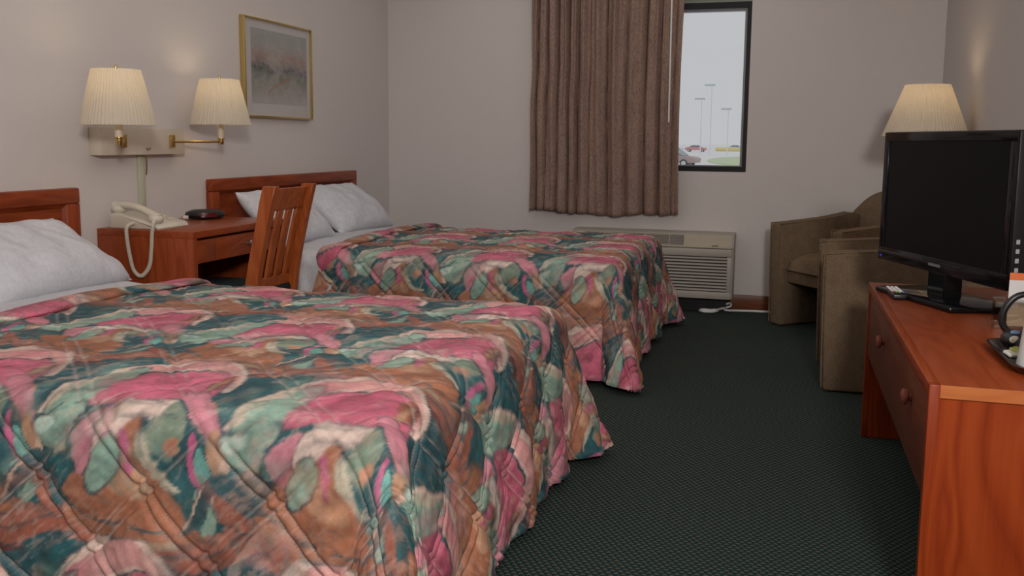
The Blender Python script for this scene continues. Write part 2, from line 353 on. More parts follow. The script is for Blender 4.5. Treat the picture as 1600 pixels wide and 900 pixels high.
TILE = [
 ('rustp',[0.00,-0.40,0.25,-0.36,0.60,-0.44,0.95,-0.42,0.90,-0.52,0.60,-0.56,0.30,-0.52,0.05,-0.50]),
 ('tan2',[0.45,-0.40,0.70,-0.40,0.86,-0.44,0.80,-0.52,0.55,-0.50]),
 ('sage',[0.84,-0.30,0.98,-0.22,1.04,-0.34,0.96,-0.46,0.86,-0.42]),
 ('rustp',[-0.18,-0.45,0.02,-0.40,0.15,-0.46,0.08,-0.52,-0.02,-0.57,-0.25,-0.60]),
 ('brown',[-0.28,-0.54,-0.11,-0.53,-0.01,-0.57,-0.08,-0.68,-0.29,-0.70]),
 ('rust',[0.19,-0.43,0.32,-0.38,0.48,-0.42,0.47,-0.46,0.36,-0.53,0.28,-0.49]),
 ('tealm',[0.42,-0.52,0.50,-0.52,0.68,-0.56,0.82,-0.65,0.77,-0.67,0.60,-0.60,0.44,-0.55]),
 ('tan',[0.50,-0.46,0.68,-0.52,0.75,-0.58,0.60,-0.55,0.50,-0.51]),
 ('teal',[-0.40,0.04,-0.44,0.22,-0.30,0.36,-0.06,0.40,0.12,0.46,0.24,0.54,0.12,0.40,0.00,0.22,-0.06,0.04,-0.12,-0.06,-0.26,-0.02]),
 ('rust',[-0.30,0.46,-0.05,0.48,0.14,0.57,0.32,0.67,0.56,0.71,0.70,0.62,0.60,0.64,0.40,0.60,0.20,0.51,0.00,0.44,-0.20,0.40]),
 ('orange2',[-0.22,0.02,-0.10,0.08,-0.05,-0.02,-0.09,-0.10,-0.16,-0.06]),
 ('cream',[-0.04,-0.07,0.03,0.01,0.06,0.18,0.17,0.35,0.34,0.54,0.53,0.62,0.71,0.51,0.88,0.24,0.86,0.11,0.75,0.32,0.64,0.41,0.43,0.38,0.24,0.24,0.16,0.04,0.10,-0.03]),
 ('rosep',[0.20,0.34,0.36,0.49,0.54,0.56,0.70,0.47,0.84,0.24,0.84,0.12,0.74,0.32,0.63,0.42,0.43,0.40,0.26,0.26]),
 ('sage',[0.00,-0.06,0.08,0.06,0.13,0.22,0.22,0.34,0.30,0.36,0.30,0.20,0.30,0.00,0.25,-0.06,0.10,-0.10]),
 ('creamg',[0.02,-0.02,0.07,0.10,0.12,0.24,0.20,0.33,0.17,0.22,0.12,0.08,0.07,-0.03]),
 ('pink',[0.27,0.01,0.27,0.21,0.43,0.37,0.64,0.41,0.76,0.31,0.86,0.11,0.85,0.03,0.82,0.01,0.66,0.06,0.51,0.05,0.40,-0.01,0.28,-0.02]),
 ('pinkd',[0.42,0.30,0.56,0.34,0.60,0.26,0.50,0.22,0.42,0.20]),
 ('rust',[0.70,0.36,0.75,0.35,0.80,0.26,0.79,0.16,0.74,0.18,0.69,0.28]),
 ('tan',[0.73,0.32,0.75,0.31,0.78,0.20,0.78,0.06,0.75,0.06,0.74,0.20]),
 ('sage',[-0.04,-0.08,0.10,-0.03,0.26,0.02,0.29,-0.02,0.21,-0.08,0.19,-0.16,0.13,-0.18,0.04,-0.17,-0.01,-0.13]),
 ('mint',[-0.03,-0.08,0.07,-0.04,0.13,-0.05,0.07,-0.11,0.02,-0.14]),
 ('tan',[0.52,-0.10,0.67,-0.06,0.80,-0.10,0.79,-0.14,0.67,-0.14,0.56,-0.14]),
 ('tan2',[0.31,-0.28,0.47,-0.14,0.52,-0.11,0.53,-0.20,0.60,-0.27,0.63,-0.39,0.53,-0.42,0.41,-0.41,0.30,-0.34]),
 ('rustp',[0.55,-0.23,0.59,-0.20,0.64,-0.31,0.61,-0.39,0.57,-0.35]),
 ('orange',[0.16,-0.42,0.22,-0.26,0.32,-0.13,0.45,-0.05,0.60,-0.01,0.60,-0.10,0.66,-0.22,0.78,-0.28,0.86,-0.34,0.96,-0.46,0.70,-0.48,0.40,-0.47]),
 ('tan',[0.40,-0.26,0.47,-0.14,0.54,-0.18,0.65,-0.24,0.62,-0.34,0.45,-0.31]),
 ('rust',[0.37,-0.18,0.47,-0.09,0.54,-0.13,0.51,-0.20,0.40,-0.23]),
 ('rose',[0.20,-0.09,0.40,-0.01,0.38,-0.06,0.35,-0.13,0.30,-0.26,0.22,-0.17]),
 ('white',[0.40,-0.01,0.65,0.06,0.69,-0.02,0.54,-0.03,0.51,-0.10,0.44,-0.14,0.31,-0.28,0.34,-0.15,0.37,-0.07]),
 ('tealb',[0.65,0.06,0.73,0.04,0.77,-0.04,0.69,-0.03]),
 ('sage',[0.30,-0.24,0.36,-0.14,0.46,-0.09,0.50,-0.16,0.44,-0.26,0.36,-0.32]),
 ('white',[0.40,0.02,0.55,0.06,0.72,0.05,0.80,-0.04,0.68,-0.00,0.55,-0.02,0.46,-0.06]),
 ('magenta',[0.49,-0.08,0.54,-0.08,0.56,-0.16,0.53,-0.27,0.50,-0.23,0.51,-0.17]),
 ('creamg',[0.59,-0.06,0.64,-0.08,0.67,-0.17,0.75,-0.24,0.84,-0.26,0.75,-0.28,0.63,-0.23,0.57,-0.14]),
 ('grey',[0.62,-0.03,0.71,0.06,0.81,-0.04,0.78,-0.13,0.75,-0.18,0.68,-0.14,0.63,-0.12]),
 ('orange2',[0.69,-0.09,0.79,-0.07,0.77,-0.15,0.71,-0.14]),
 ('rose',[0.68,0.10,0.75,0.17,0.96,-0.01,1.00,-0.13,0.95,-0.13,0.88,-0.07,0.81,-0.04]),
 ('magenta',[0.82,-0.07,0.86,-0.07,0.88,-0.19,1.00,-0.31,0.95,-0.30,0.86,-0.22,0.83,-0.15]),
 ('tealb',[0.87,-0.10,0.95,-0.17,1.01,-0.26,0.99,-0.30,0.92,-0.25,0.88,-0.19]),
 ('tan',[0.95,-0.04,0.99,-0.10,1.06,-0.18,1.03,-0.26,0.98,-0.21,0.90,-0.12]),
 ('creamr',[1.00,-0.12,1.06,-0.18,1.03,-0.26,1.01,-0.25]),
 ('tealm',[0.81,-0.29,0.93,-0.28,0.98,-0.34,0.93,-0.40,0.87,-0.41,0.81,-0.36]),
 ('teal',[-0.01,-0.19,0.09,-0.23,0.20,-0.31,0.33,-0.38,0.50,-0.43,0.83,-0.42,0.68,-0.45,0.45,-0.42,0.29,-0.38,0.16,-0.33,0.04,-0.28,-0.00,-0.30,-0.14,-0.41,-0.21,-0.44,-0.12,-0.32]),
 ('creamr',[-0.21,-0.45,-0.16,-0.36,-0.06,-0.25,-0.04,-0.25,-0.12,-0.35,-0.19,-0.43]),
 ('rust',[-0.02,-0.30,0.03,-0.27,0.18,-0.41,0.15,-0.45,0.02,-0.39]),
 ('white',[-0.03,-0.32,-0.00,-0.29,0.04,-0.27,0.05,-0.28,0.01,-0.29,-0.01,-0.33])]
NU, NV = 420, 500
def paint_tile():
    uu, vv = np.meshgrid((np.arange(NU) + .5) / NU, (np.arange(NV) + .5) / NV, indexing='ij')
    wu = uu + .012 * np.sin(2 * np.pi * (3 * vv + uu)) ; wv = vv + .012 * np.sin(2 * np.pi * (2 * uu + vv))
    img = np.empty((NU, NV, 3)); n = (.5 + .5 * np.sin(2 * np.pi * (uu * 2 + vv) + 2 * np.sin(2 * np.pi * vv)))[..., None]
    img[:] = np.array(PAL['teal']) * (.55 + .45 * n) + np.array(PAL['tealm']) * (.5 - .5 * n)
    for k, (col, flat) in list(enumerate(TILE)) + [(100 + i, q) for i, q in enumerate(TILE) if q[0] in ('cream', 'sage', 'orange', 'white', 'pink')]:
        P = np.array(flat).reshape(-1, 2)
        for _ in range(2): P = np.stack([P * .75 + np.roll(P, -1, 0) * .25, P * .25 + np.roll(P, -1, 0) * .75], 1).reshape(-1, 2)
        for du in (-1, 0, 1):
            for dv in (-1, 0, 1):
                Q = P + (du, dv)
                if Q[:, 0].max() < -.05 or Q[:, 0].min() > 1.05 or Q[:, 1].max() < -.05 or Q[:, 1].min() > 1.05: continue
                ins = np.zeros(uu.shape, bool); dmin = np.full(uu.shape, 9.0)
                for (x0, y0), (x1, y1) in zip(Q, np.roll(Q, -1, 0)):
                    cr = ((y0 > wv) != (y1 > wv)); xi = x0 + (wv - y0) * (x1 - x0) / ((y1 - y0) if abs(y1 - y0) > 1e-9 else 1e-9)
                    ins ^= cr & (wu < xi)
                    dx, dy = x1 - x0, y1 - y0; t = np.clip(((wu - x0) * dx + (wv - y0) * dy) / (dx * dx + dy * dy + 1e-12), 0, 1)
                    dmin = np.minimum(dmin, np.hypot(wu - x0 - t * dx, wv - y0 - t * dy))
                line = (dmin < .008) & (np.sin(wu * 17 + k * 2.1) + np.sin(wv * 23 + k) > -.25)
                if k >= 100:
                    w = np.clip(1 - dmin / (.006 + .005 * (.5 + .5 * np.sin(wu * 13 + wv * 9 + k))), 0, 1) * np.clip(.6 + .6 * np.sin(wu * 11 - wv * 17 + k), 0, 1)
                    img[:] = img * (1 - .8 * w[..., None]) + np.array((.015, .055, .075)) * .8 * w[..., None]; continue
                if col in ('cream', 'sage', 'orange', 'teal', 'rust', 'rose'): img[line] = img[line] * .25 + np.array((.02, .06, .075)) * .75
                k2 = ins & (dmin > .003)
                g = np.clip(dmin[k2] / .05, 0, 1)[:, None]; base = np.array(PAL[col])
                img[k2] = base * (.80 + .2 * g) + (1 - g) * .12 * np.array((.30, .26, .22))
    return img
TIMG = paint_tile()
def look(u, v):
    x = (u % 1.0) * NU - .5; y = (v % 1.0) * NV - .5; xi = np.floor(x).astype(int); yi = np.floor(y).astype(int); fx = (x - xi)[..., None]; fy = (y - yi)[..., None]
    g = lambda a, b: TIMG[a % NU, b % NV]
    return (g(xi, yi) * (1 - fx) + g(xi + 1, yi) * fx) * (1 - fy) + (g(xi, yi + 1) * (1 - fx) + g(xi + 1, yi + 1) * fx) * fy
def print_colour(a, b, seed=0):
    u = (a - 1.712) / .46; v = (b - .02) / .55
    wu = .09 * (fbm(a * 5, b * 5, seed + 1, 3) - .5) + .014 * (fbm(a * 70, b * 70, 5, 2) - .5); wv = .09 * (fbm(a * 5, b * 5, seed + 2, 3) - .5) + .014 * (fbm(a * 70, b * 70, 9, 2) - .5)
    u = u + wu; v = v + wv
    # soft wet-in-wet edges: average of a few nearby samples, sharper in places
    soft = .011 * np.clip(fbm(a * 8, b * 8, 23, 2) * 2 - .5, .1, 1)
    c = .4 * look(u, v)
    for du, dv in ((1, .4), (-.4, 1), (-1, -.4), (.4, -1)): c = c + .15 * look(u + du * soft, v + dv * soft)
    # dry-brush: fine speckle of lighter pigment along slanting strokes, and a slow drift of tone
    p, q = a * .8 + b * .6, b * .8 - a * .6
    k = np.clip((fbm(p * 38, q * 150, 41, 3) - .56) * 5, 0, .30)[..., None] * np.clip(fbm(a * 9, b * 9, 43, 2) * 2.4 - .7, 0, 1)[..., None]
    c = c * (1 - k) + np.array((.55, .38, .31)) * k
    k = np.clip((fbm(q * 34, p * 120, 47, 3) - .57) * 5, 0, .36)[..., None] * np.clip(fbm(a * 8, b * 8, 49, 2) * 2.4 - .8, 0, 1)[..., None]
    c = c * (1 - k) + np.array((.05, .16, .16)) * k
    k = np.clip((fbm(a * 14, b * 14, 53, 2) - .5) * 2.0, 0, .35)[..., None]
    c = c * (1 - k) + look(u + .12, v - .09) * k
    return np.clip(c * (.52 + .92 * fbm(p * 12, q * 34, 61, 4))[..., None], 0, .9)
def npmesh(name, P, col=None, wrap_v=False):
    nu, nv = P.shape[:2]; me = bpy.data.meshes.new(name); me.vertices.add(nu * nv); me.vertices.foreach_set('co', P.reshape(-1).astype('f'))
    i, j = np.meshgrid(np.arange(nu - 1), np.arange(nv if wrap_v else nv - 1), indexing='ij'); j2 = (j + 1) % nv
    q = np.stack([i * nv + j, (i + 1) * nv + j, (i + 1) * nv + j2, i * nv + j2], -1).reshape(-1, 4); n = len(q)
    me.loops.add(n * 4); me.loops.foreach_set('vertex_index', q.reshape(-1).astype('i')); me.polygons.add(n)
    me.polygons.foreach_set('loop_start', np.arange(0, n * 4, 4, dtype='i')); me.polygons.foreach_set('loop_total', np.full(n, 4, 'i'))
    if col is not None:
        at = me.color_attributes.new('print', 'FLOAT_COLOR', 'POINT'); at.data.foreach_set('color', np.concatenate([col, np.ones(col.shape[:2] + (1,))], -1).reshape(-1).astype('f'))
    me.update(calc_edges=True); me.validate(); return me
def spread_mat():
    m = NT('printed_quilt_cloth'); a = m.node('ShaderNodeAttribute', attribute_name='print').outputs['Color']
    v = m.coord(); n = m.noise(v, 160, 3, .7); n2 = m.noise(m.coord('Object', (1, 3, 1)), 55, 3, .7)
    c = m.mix(m.math('MULTIPLY', n, .10), a, (.45, .33, .28), 'MIX')
    f = m.math('ADD', .72, m.math('MULTIPLY', n2, .56)); cc = m.node('ShaderNodeCombineColor', {0: f, 1: f, 2: f}).outputs[0]
    m.base(m.mix(1.0, c, cc, 'MULTIPLY')); m.set(Roughness=.62); m.b.inputs['Specular IOR Level'].default_value = .22
    m.bump(m.math('ADD', n, n2), .12, .003); return m.m
MAT['spread'] = spread_mat()
BY, BW, BR, BF, BZ = 1.54, 1.46, .075, 2.085, .55
DROP = .56
def a_start(b): return .625 + np.where(b < 0, .28, .0) * np.clip(b, -.4, BW)
def drape(a, b, off=0.0, seed=0):
    xf = BF - BR; ea = np.maximum(a - xf, 0); eb = np.where(b < BR, BR - b, np.where(b > BW - BR, b - (BW - BR), 0)); sg = np.where(b < BR, -1.0, 1.0)
    r = (ea ** 7 + eb ** 7) ** (1 / 7.0); phi = np.arctan2(eb, ea + 1e-9); Ro = BR + off
    th = np.minimum(r / BR, np.pi / 2); out = Ro * np.sin(th); down = BR - Ro * np.cos(th); hang = np.clip(r - BR * np.pi / 2, 0, .445); down = down + hang
    s2 = np.sin(2 * phi); hh = hang / .44
    out = out + hang * (.07 + .36 * s2 ** 2)
    out = out + hh * .014 * (np.sin(b * 17 + seed) + .6 * np.sin(b * 31 + 1.3)) * np.cos(phi) ** 2 + hh * .016 * (np.sin(a * 13 + seed) + .5 * np.sin(a * 29)) * np.sin(phi) ** 2
    x = np.minimum(a, xf) + out * np.cos(phi); y = np.clip(b, BR, BW - BR) + sg * out * np.sin(phi)
    crown = .022 * np.sin(np.pi * np.clip(b / BW, 0, 1)) * np.clip((xf + .05 - a) / .5, 0, 1) ** .5
    z = BZ - down + crown + .012 * (fbm(a * 3.1, b * 3.1, 71 + seed, 2) - .5)
    return np.stack([x, y + BY, z], -1)
def offset(P, h):
    du = np.gradient(P, axis=0); dv = np.gradient(P, axis=1); n = np.cross(du, dv); n /= np.linalg.norm(n, axis=-1, keepdims=True) + 1e-12
    return P + n * h[..., None]
def make_spread(seed, dy):
    na, nb = 390, 470
    b = np.linspace(BR - DROP, BW - BR + DROP, nb)[None, :].repeat(na, 0); t = np.linspace(0, 1, na)[:, None]
    a0 = a_start(b); a = a0 + t * (BF - BR + DROP - a0)
    P = drape(a, b, 0, seed)
    q = .20; h = np.zeros_like(a); st = np.zeros_like(a)
    for d in ((a + b) / math.sqrt(2), (a - b) / math.sqrt(2)):
        d = d + .006 * np.sin(a * 9) ; f = np.abs((d / q) % 1.0 - .5) * q; g = np.abs(((d + .028) / q) % 1.0 - .5) * q
        f = q / 2 - f; g = q / 2 - g
        l = np.exp(-(f / .0055) ** 2) + np.exp(-(g / .0055) ** 2); h -= .0075 * l; st = np.maximum(st, np.maximum(np.exp(-(f / .0028) ** 2), np.exp(-(g / .0028) ** 2)))
        h += .0055 * np.minimum(np.minimum(f, g) / .05, 1)
    hangm = np.clip((BZ - .02 - P[..., 2]) / .1, 0, 1)
    h *= (.45 + .75 * hangm)
    h += .010 * (fbm(a * 26, b * 26, 81 + seed, 3) - .5) + .010 * (fbm(a * 9, b * 14, 91 + seed, 2) - .5)
    hem = np.minimum(np.minimum(b - b.min(), b.max() - b), (a.max() - a)); h += .004 * np.exp(-((hem - .012) / .010) ** 2)
    P = offset(P, h)
    # corners of the hem rest on the carpet
    P[..., 2] = np.maximum(P[..., 2], .014)
    col = print_colour(a, b, seed)
    k = (np.clip(st, 0, 1) * .38 * np.clip((fbm(a * 12, b * 12, 97, 1) - .25) * 3, 0, 1))[..., None]; col = col * (1 - k) + np.array((.62, .52, .47)) * k
    P[..., 1] += dy
    me = npmesh('bedspread', P, col)
    return me
def make_roll(seed, dy):
    nb, nc = 300, 22
    b = np.linspace(-.40, BW + .40, nb)[:, None].repeat(nc, 1); c = np.linspace(0, 2 * np.pi, nc, endpoint=False)[None, :].repeat(nb, 0)
    fade = np.clip(1 - np.maximum(-b - .0, b - BW + .02) / .075, .10, 1)
    wdt = (.052 + .010 * np.sin(b * 11 + seed) + .008 * np.sin(b * 23)) * fade; tk = (.014 + .004 * np.sin(b * 8 + 1 + seed)) * fade
    a = a_start(b) + .022 + wdt * np.cos(c) + .008 * np.sin(b * 6); off = .011 * fade + tk * np.sin(c) * (1 + .25 * np.cos(c)) + .004 * (fbm(b * 30, c * 1.2, 5) - .5)
    P = np.empty(a.shape + (3,))
    P = drape(a, b, 0, seed)
    Q = drape(a, b, .05, seed); n = Q - P; n /= np.linalg.norm(n, axis=-1, keepdims=True) + 1e-9; P = P + n * off[..., None]
    P[..., 1] += dy
    col = print_colour(1.712 + .46 * (.45 + .16 * np.cos(c) + b * .13), b * .8 + .16 + .03 * np.sin(c), seed + 3)
    return npmesh('turned_down_edge', P, col, True)
# ---------------------------------------------------------------- beds, headboards, bedspreads, pillows
def headboard(ya, yb, label):
    t = thing('headboard', label, 'headboard', (.02, (ya + yb) / 2, .25), 0, 'wooden headboards')
    z0, z1, s = .25, .892, .062
    box('panel', 'cherry_y', .003, .020, ya + .03, yb - .03, z0, z1 - .03, t)
    box('top_rail', 'cherry_y', .001, .042, ya, yb, z1 - s, z1, t, .007)
    for a, b in ((ya, ya + s), (yb - s, yb)): box('side_stile', 'cherry_z', .001, .041, a, b, z0, z1 - s, t, .006)
    m = MB(); m.prism([(.020, z1 - s), (.036, z1 - s), (.020, z1 - s - .018)], 'y', ya + s, yb - s); m.build('inner_moulding', 'cherry_y', t)
    for a, d in ((ya + s, 1), (yb - s, -1)): MB().prism([(.020, a), (.036, a), (.020, a + d * .018)], 'z', z0, z1 - s).build('inner_moulding', 'cherry_z', t)
headboard(1.458, 3.076, 'reddish wooden headboard at the left edge behind the near bed')
headboard(3.977, 5.595, 'reddish wooden headboard behind the far bed below the picture')
def bed(dy, label, slabel, seed):
    t = thing('bed', label, 'bed', (1.05, BY + BW / 2 + dy, 0), 0, 'double beds')
    y0, y1 = BY + .045 + dy, BY + BW - .045 + dy
    box('box_spring', 'boxspring', .06, BF - .06, y0 + .03, y1 - .03, .16, .30, t, .02)
    for lx in (.2, 1.85):
        for ly in (y0 + .15, y1 - .15): MB().lathe([(.025, 0), (.03, .16)], (lx, ly, 0), 14).build('leg', 'black', t)
    box('mattress', 'sheet', .055, BF - .05, y0, y1, .29, .525, t, .055)
    nb, na = 260, 70
    b = np.linspace(-.30, BW + .30, nb)[None, :].repeat(na, 0); a0 = a_start(b) + .09; a = .075 + np.linspace(0, 1, na)[:, None] * (a0 - .075)
    P = drape(a, b, -.006, seed)
    hang = np.clip((.50 - P[..., 2]) / .2, 0, 1)
    h = .010 * (fbm(a * 9, b * 6, 15 + seed, 3) - .5) + .006 * (fbm(a * 30 + b * 20, b * 8, 17 + seed, 3) - .5) + hang * .008 * np.sin(a * 60 + 3 * np.sin(a * 14))
    h *= np.clip((a0 - a) / .12, .1, 1)
    P = offset(P, h); P[..., 1] += dy
    finish('white_sheet', npmesh('white_sheet', P), 'sheet', t, ang=85)
    sp = finish('bedspread', make_spread(seed, dy), 'spread', ang=85)
    tag(sp, slabel, 'bedspread', 'printed quilted bedspreads')
    finish('turned_down_edge', make_roll(seed, dy), 'spread', sp, ang=85)
    return t
bed(0, 'near double bed with white sheets by the left edge', 'quilted pink and teal bedspread on the near bed in front', 0)
bed(2.46, 'far double bed with white sheets beneath the curtained window', 'quilted pink and teal bedspread on the far bed by the window', 3)
def pillow(label, P0, P1, top, thick, seed):
    """P0,P1: lower edge ends; top: vector from lower edge to upper edge"""
    P0, P1, top = Vector(P0), Vector(P1), Vector(top); ex = P1 - P0; n = ex.cross(top).normalized()
    if n.x < 0: n = -n
    me_b = MB()
    def side(sg):
        def fn(u, v):
            U, V = 2 * u - 1, 2 * v - 1
            k = max(0, (1 - abs(U) ** 3.2)) ** .55 * max(0, (1 - abs(V) ** 3.0)) ** .55
            pu = U * (1 - .02 * (1 - V * V) * abs(U)); pv = V * (1 - .04 * (1 - U * U) * abs(V))
            p = P0 + ex * (.5 + pu / 2) + top * (.5 + pv / 2)
            w = mnoise.noise(Vector((u * 5 + seed, v * 4, sg))) * .016 + mnoise.noise(Vector((u * 13 + seed, v * 9 + u * 6, sg))) * .007
            sag = -.18 * thick * V
            return p + n * (sg * (thick * .5 * k) + (w * min(1, k * 2) if sg > 0 else 0) + sag * k)
        return fn
    me_b.grid(side(1), 44, 30); me_b.grid(side(-1), 44, 30)
    bmesh.ops.remove_doubles(me_b.bm, verts=me_b.bm.verts, dist=1e-4); bmesh.ops.recalc_face_normals(me_b.bm, faces=me_b.bm.faces)
    o = me_b.build('pillow', 'pillow', ang=80); tag(o, label, 'pillow', 'white bed pillows'); return o
pillow('white pillow leaning on the headboard of the near bed', (.39, 2.27, .548), (.35, 2.985, .545), (-.27, -.10, .240), .17, 1)
pillow('white pillow half hidden behind the wooden desk chair', (.38, 4.06, .552), (.38, 4.64, .552), (-.25, -.03, .275), .14, 5)
pillow('white pillow leaning at the window end of the far bed', (.35, 4.76, .550), (.38, 5.42, .548), (-.26, -.06, .275), .16, 9)
# ---------------------------------------------------------------- desk between the beds
t = thing('desk', 'small wooden wall desk with one drawer between the beds', 'desk', (.24, 3.57, 0))
DY0, DY1, DX, DZ = 3.205, 3.925, .475, .715
box('desk_top', 'desk_y', .004, DX, DY0, DY1, DZ - .028, DZ, t, .002)
box('side_panel', 'desk_z', .004, DX, DY0, DY0 + .022, 0.002, DZ - .028, t, .001)
box('side_panel', 'desk_z', .004, DX, DY1 - .022, DY1, 0.002, DZ - .028, t, .001)
box('back_panel', 'desk_y', .004, .02, DY0 + .022, DY1 - .022, .25, DZ - .028, t)
box('filler_strip', 'desk_y', DX - .03, DX - .012, DY0 + .022, DY0 + .165, DZ - .135, DZ - .040, t, .001)
box('filler_strip', 'desk_y', DX - .03, DX - .012, DY1 - .09, DY1 - .022, DZ - .135, DZ - .040, t, .001)
dr = box('drawer', 'desk_y', DX - .36, DX - .010, DY0 + .169, DY1 - .094, DZ - .135, DZ - .040, t, .002)
MB().lathe([(.006, 0), (.006, .012), (.014, .016), (.015, .024), (.008, .029), (.0005, .03)], (DX - .010, DY0 + .40, DZ - .085), 18, 'x').build('knob', 'steel', dr)
# ---------------------------------------------------------------- slat-back desk chair facing the wall
t = thing('desk_chair', 'wooden slat-back chair pulled up to the small desk', 'chair', (.62, 3.46, 0))
YA, YBk = 3.255, 3.60
def bx(z):   # curved rake of the back posts
    if z < .44: return .69 + .03 * (1 - z / .44) ** 2
    k = (z - .44) / .47; return .69 + .11 * k ** 1.25
def post(ya, yb):
    zs = [0, .12, .24, .36, .44, .52, .6, .68, .76, .84, .905]
    pf = [(bx(z) - .026 - (.006 if z > .8 else 0), z) for z in zs]; pb = [(bx(z) + .030 - .012 * max(0, z - .5), z) for z in zs]
    MB().prism(pf + pb[::-1], 'y', ya, yb, .003, 1).build('back_post', 'chair_wood', t)
post(YA, YA + .036); post(YBk - .036, YBk)
def strip(name, ya, yb, za, zb, th, n=8, arch=0):
    zs = [za + (zb - za) * i / n for i in range(n + 1)]
    pts = [(bx(z) - th, z) for z in zs] + [(bx(z) + th * .2, z) for z in zs[::-1]]
    MB().prism(pts, 'y', ya, yb, .002, 1).build(name, 'chair_wood', t)
strip('top_rail', YA + .036, YBk - .036, .80, .893, .016)
strip('bottom_rail', YA + .036, YBk - .036, .47, .515, .016)
gap = (YBk - YA - .072); sw = .041
for i in range(4):
    yc = YA + .036 + gap * (i + .5 + (i - 1.5) * .06) / 4
    strip('slat', yc - sw / 2, yc + sw / 2, .51, .805, .012)
box('seat', 'seat', .30, .705, YA + .005, YBk - .005, .425, .475, t, .02)
for y in (YA + .012, YBk - .036): box('seat_rail', 'chair_wood', .34, .67, y, y + .022, .36, .425, t, .003)
box('front_rail', 'chair_wood', .315, .335, YA + .03, YBk - .03, .36, .425, t, .003)
for y in (YA, YBk - .036): box('front_leg', 'chair_wood', .305, .341, y, y + .036, 0, .425, t, .003)
# ---------------------------------------------------------------- telephone
t = thing('telephone', 'cream desk telephone with coiled cord on the small desk', 'telephone', (.16, 3.33, DZ))
MB().prism([(.045, DZ), (.045, DZ + .062), (.075, DZ + .066), (.27, DZ + .022), (.285, DZ + .004), (.283, DZ)], 'y', 3.235, 3.445, .006, 2).build('phone_body', 'ivory', t)
kp = MB()
for i in range(4):
    for j in range(3):
        x = .165 + i * .020; z = DZ + .066 - (x - .075) * .2257
        kp.box(x, x + .012, 3.345 + j * .024, 3.361 + j * .024, z - .002, z + .004, .0015, 1)
kp.build('keypad', 'cream_metal', t)
hs = MB(); pts = []; rr = []
for i in range(21):
    k = i / 20; x = .050 + .215 * k; z = DZ + .094 - .050 * k + .020 * math.sin(math.pi * k)
    pts.append((x, 3.268, z)); rr.append(.015 + .004 * abs(2 * k - 1) ** 3)
hs.tube(pts, rr, 12)
hs.ellipsoid((.068, 3.268, DZ + .080), (.030, .028, .022)); hs.ellipsoid((.250, 3.268, DZ + .042), (.030, .028, .022))
for v in hs.bm.verts: v.co.y = 3.268 + (v.co.y - 3.268) * 1.25
hs.build('handset', 'ivory', t)
path = [Vector(p) for p in ((.265, 3.238, .752), (.285, 3.205, .742), (.292, 3.185, .705), (.288, 3.182, .64), (.275, 3.182, .57), (.235, 3.182, .528), (.198, 3.182, .55), (.180, 3.182, .62), (.170, 3.183, .69), (.165, 3.193, .728), (.168, 3.23, .742))]
def spline(P, n):
    out = []
    for i in range(len(P) - 1):
        p0, p1, p2, p3 = P[max(i - 1, 0)], P[i], P[i + 1], P[min(i + 2, len(P) - 1)]
        for k in range(n):
            s = k / n; out.append(.5 * ((2 * p1) + (p2 - p0) * s + (2 * p0 - 5 * p1 + 4 * p2 - p3) * s * s + (3 * p1 - p0 - 3 * p2 + p3) * s ** 3))
    return out + [P[-1]]
sp = spline(path, 40); L = [0]
for a, b in zip(sp, sp[1:]): L.append(L[-1] + (b - a).length)
def at(d):
    lo = 0
    while lo < len(L) - 2 and L[lo + 1] < d: lo += 1
    k = min(1, max(0, (d - L[lo]) / (L[lo + 1] - L[lo] + 1e-9))); return sp[lo].lerp(sp[lo + 1], k), (sp[lo + 1] - sp[lo]).normalized()
N = 1000; hx = []; up = Vector((0, 1, 0))
for i in range(N + 1):
    p, tn = at(L[-1] * i / N); n = (up - tn * up.dot(tn)).normalized(); b = tn.cross(n); w = 2 * math.pi * i / 10
    hx.append(p + (n * math.cos(w) + b * math.sin(w)) * .0062)
MB().tube(hx, .0026, 5).build('coiled_cord', 'ivory', t)
# ---------------------------------------------------------------- clock radio
t = thing('clock_radio', 'black oval clock radio on the small desk', 'clock', (.135, 3.775, DZ), math.radians(-48))
m = MB(); prof = [(.03, 0), (.075, .004), (.088, .020), (.082, .034), (.055, .044), (.0005, .047)]
m.lathe(prof, (0, 0, 0), 36)
for v in m.bm.verts: v.co.y *= 1.05; v.co.x *= .72
m.build('clock_body', 'black', t, local=True)
MAT['red_lcd'] = plain('dark_red_display', (.10, .012, .012), .15)
m = MB(); m.grid(lambda u, v: (lambda y, z: (.72 * math.sqrt(max(0, (.0895 - .12 * max(0, z - .020)) ** 2 - (y / 1.05) ** 2)) + .0012, y, z))(-.030 + .078 * u, .012 + .020 * v), 14, 6).build('display', 'red_lcd', t, local=True)
MB().box(.0, .035, -.105, -.078, .004, .020, .004).build('side_button', 'cream_metal', t, local=True)
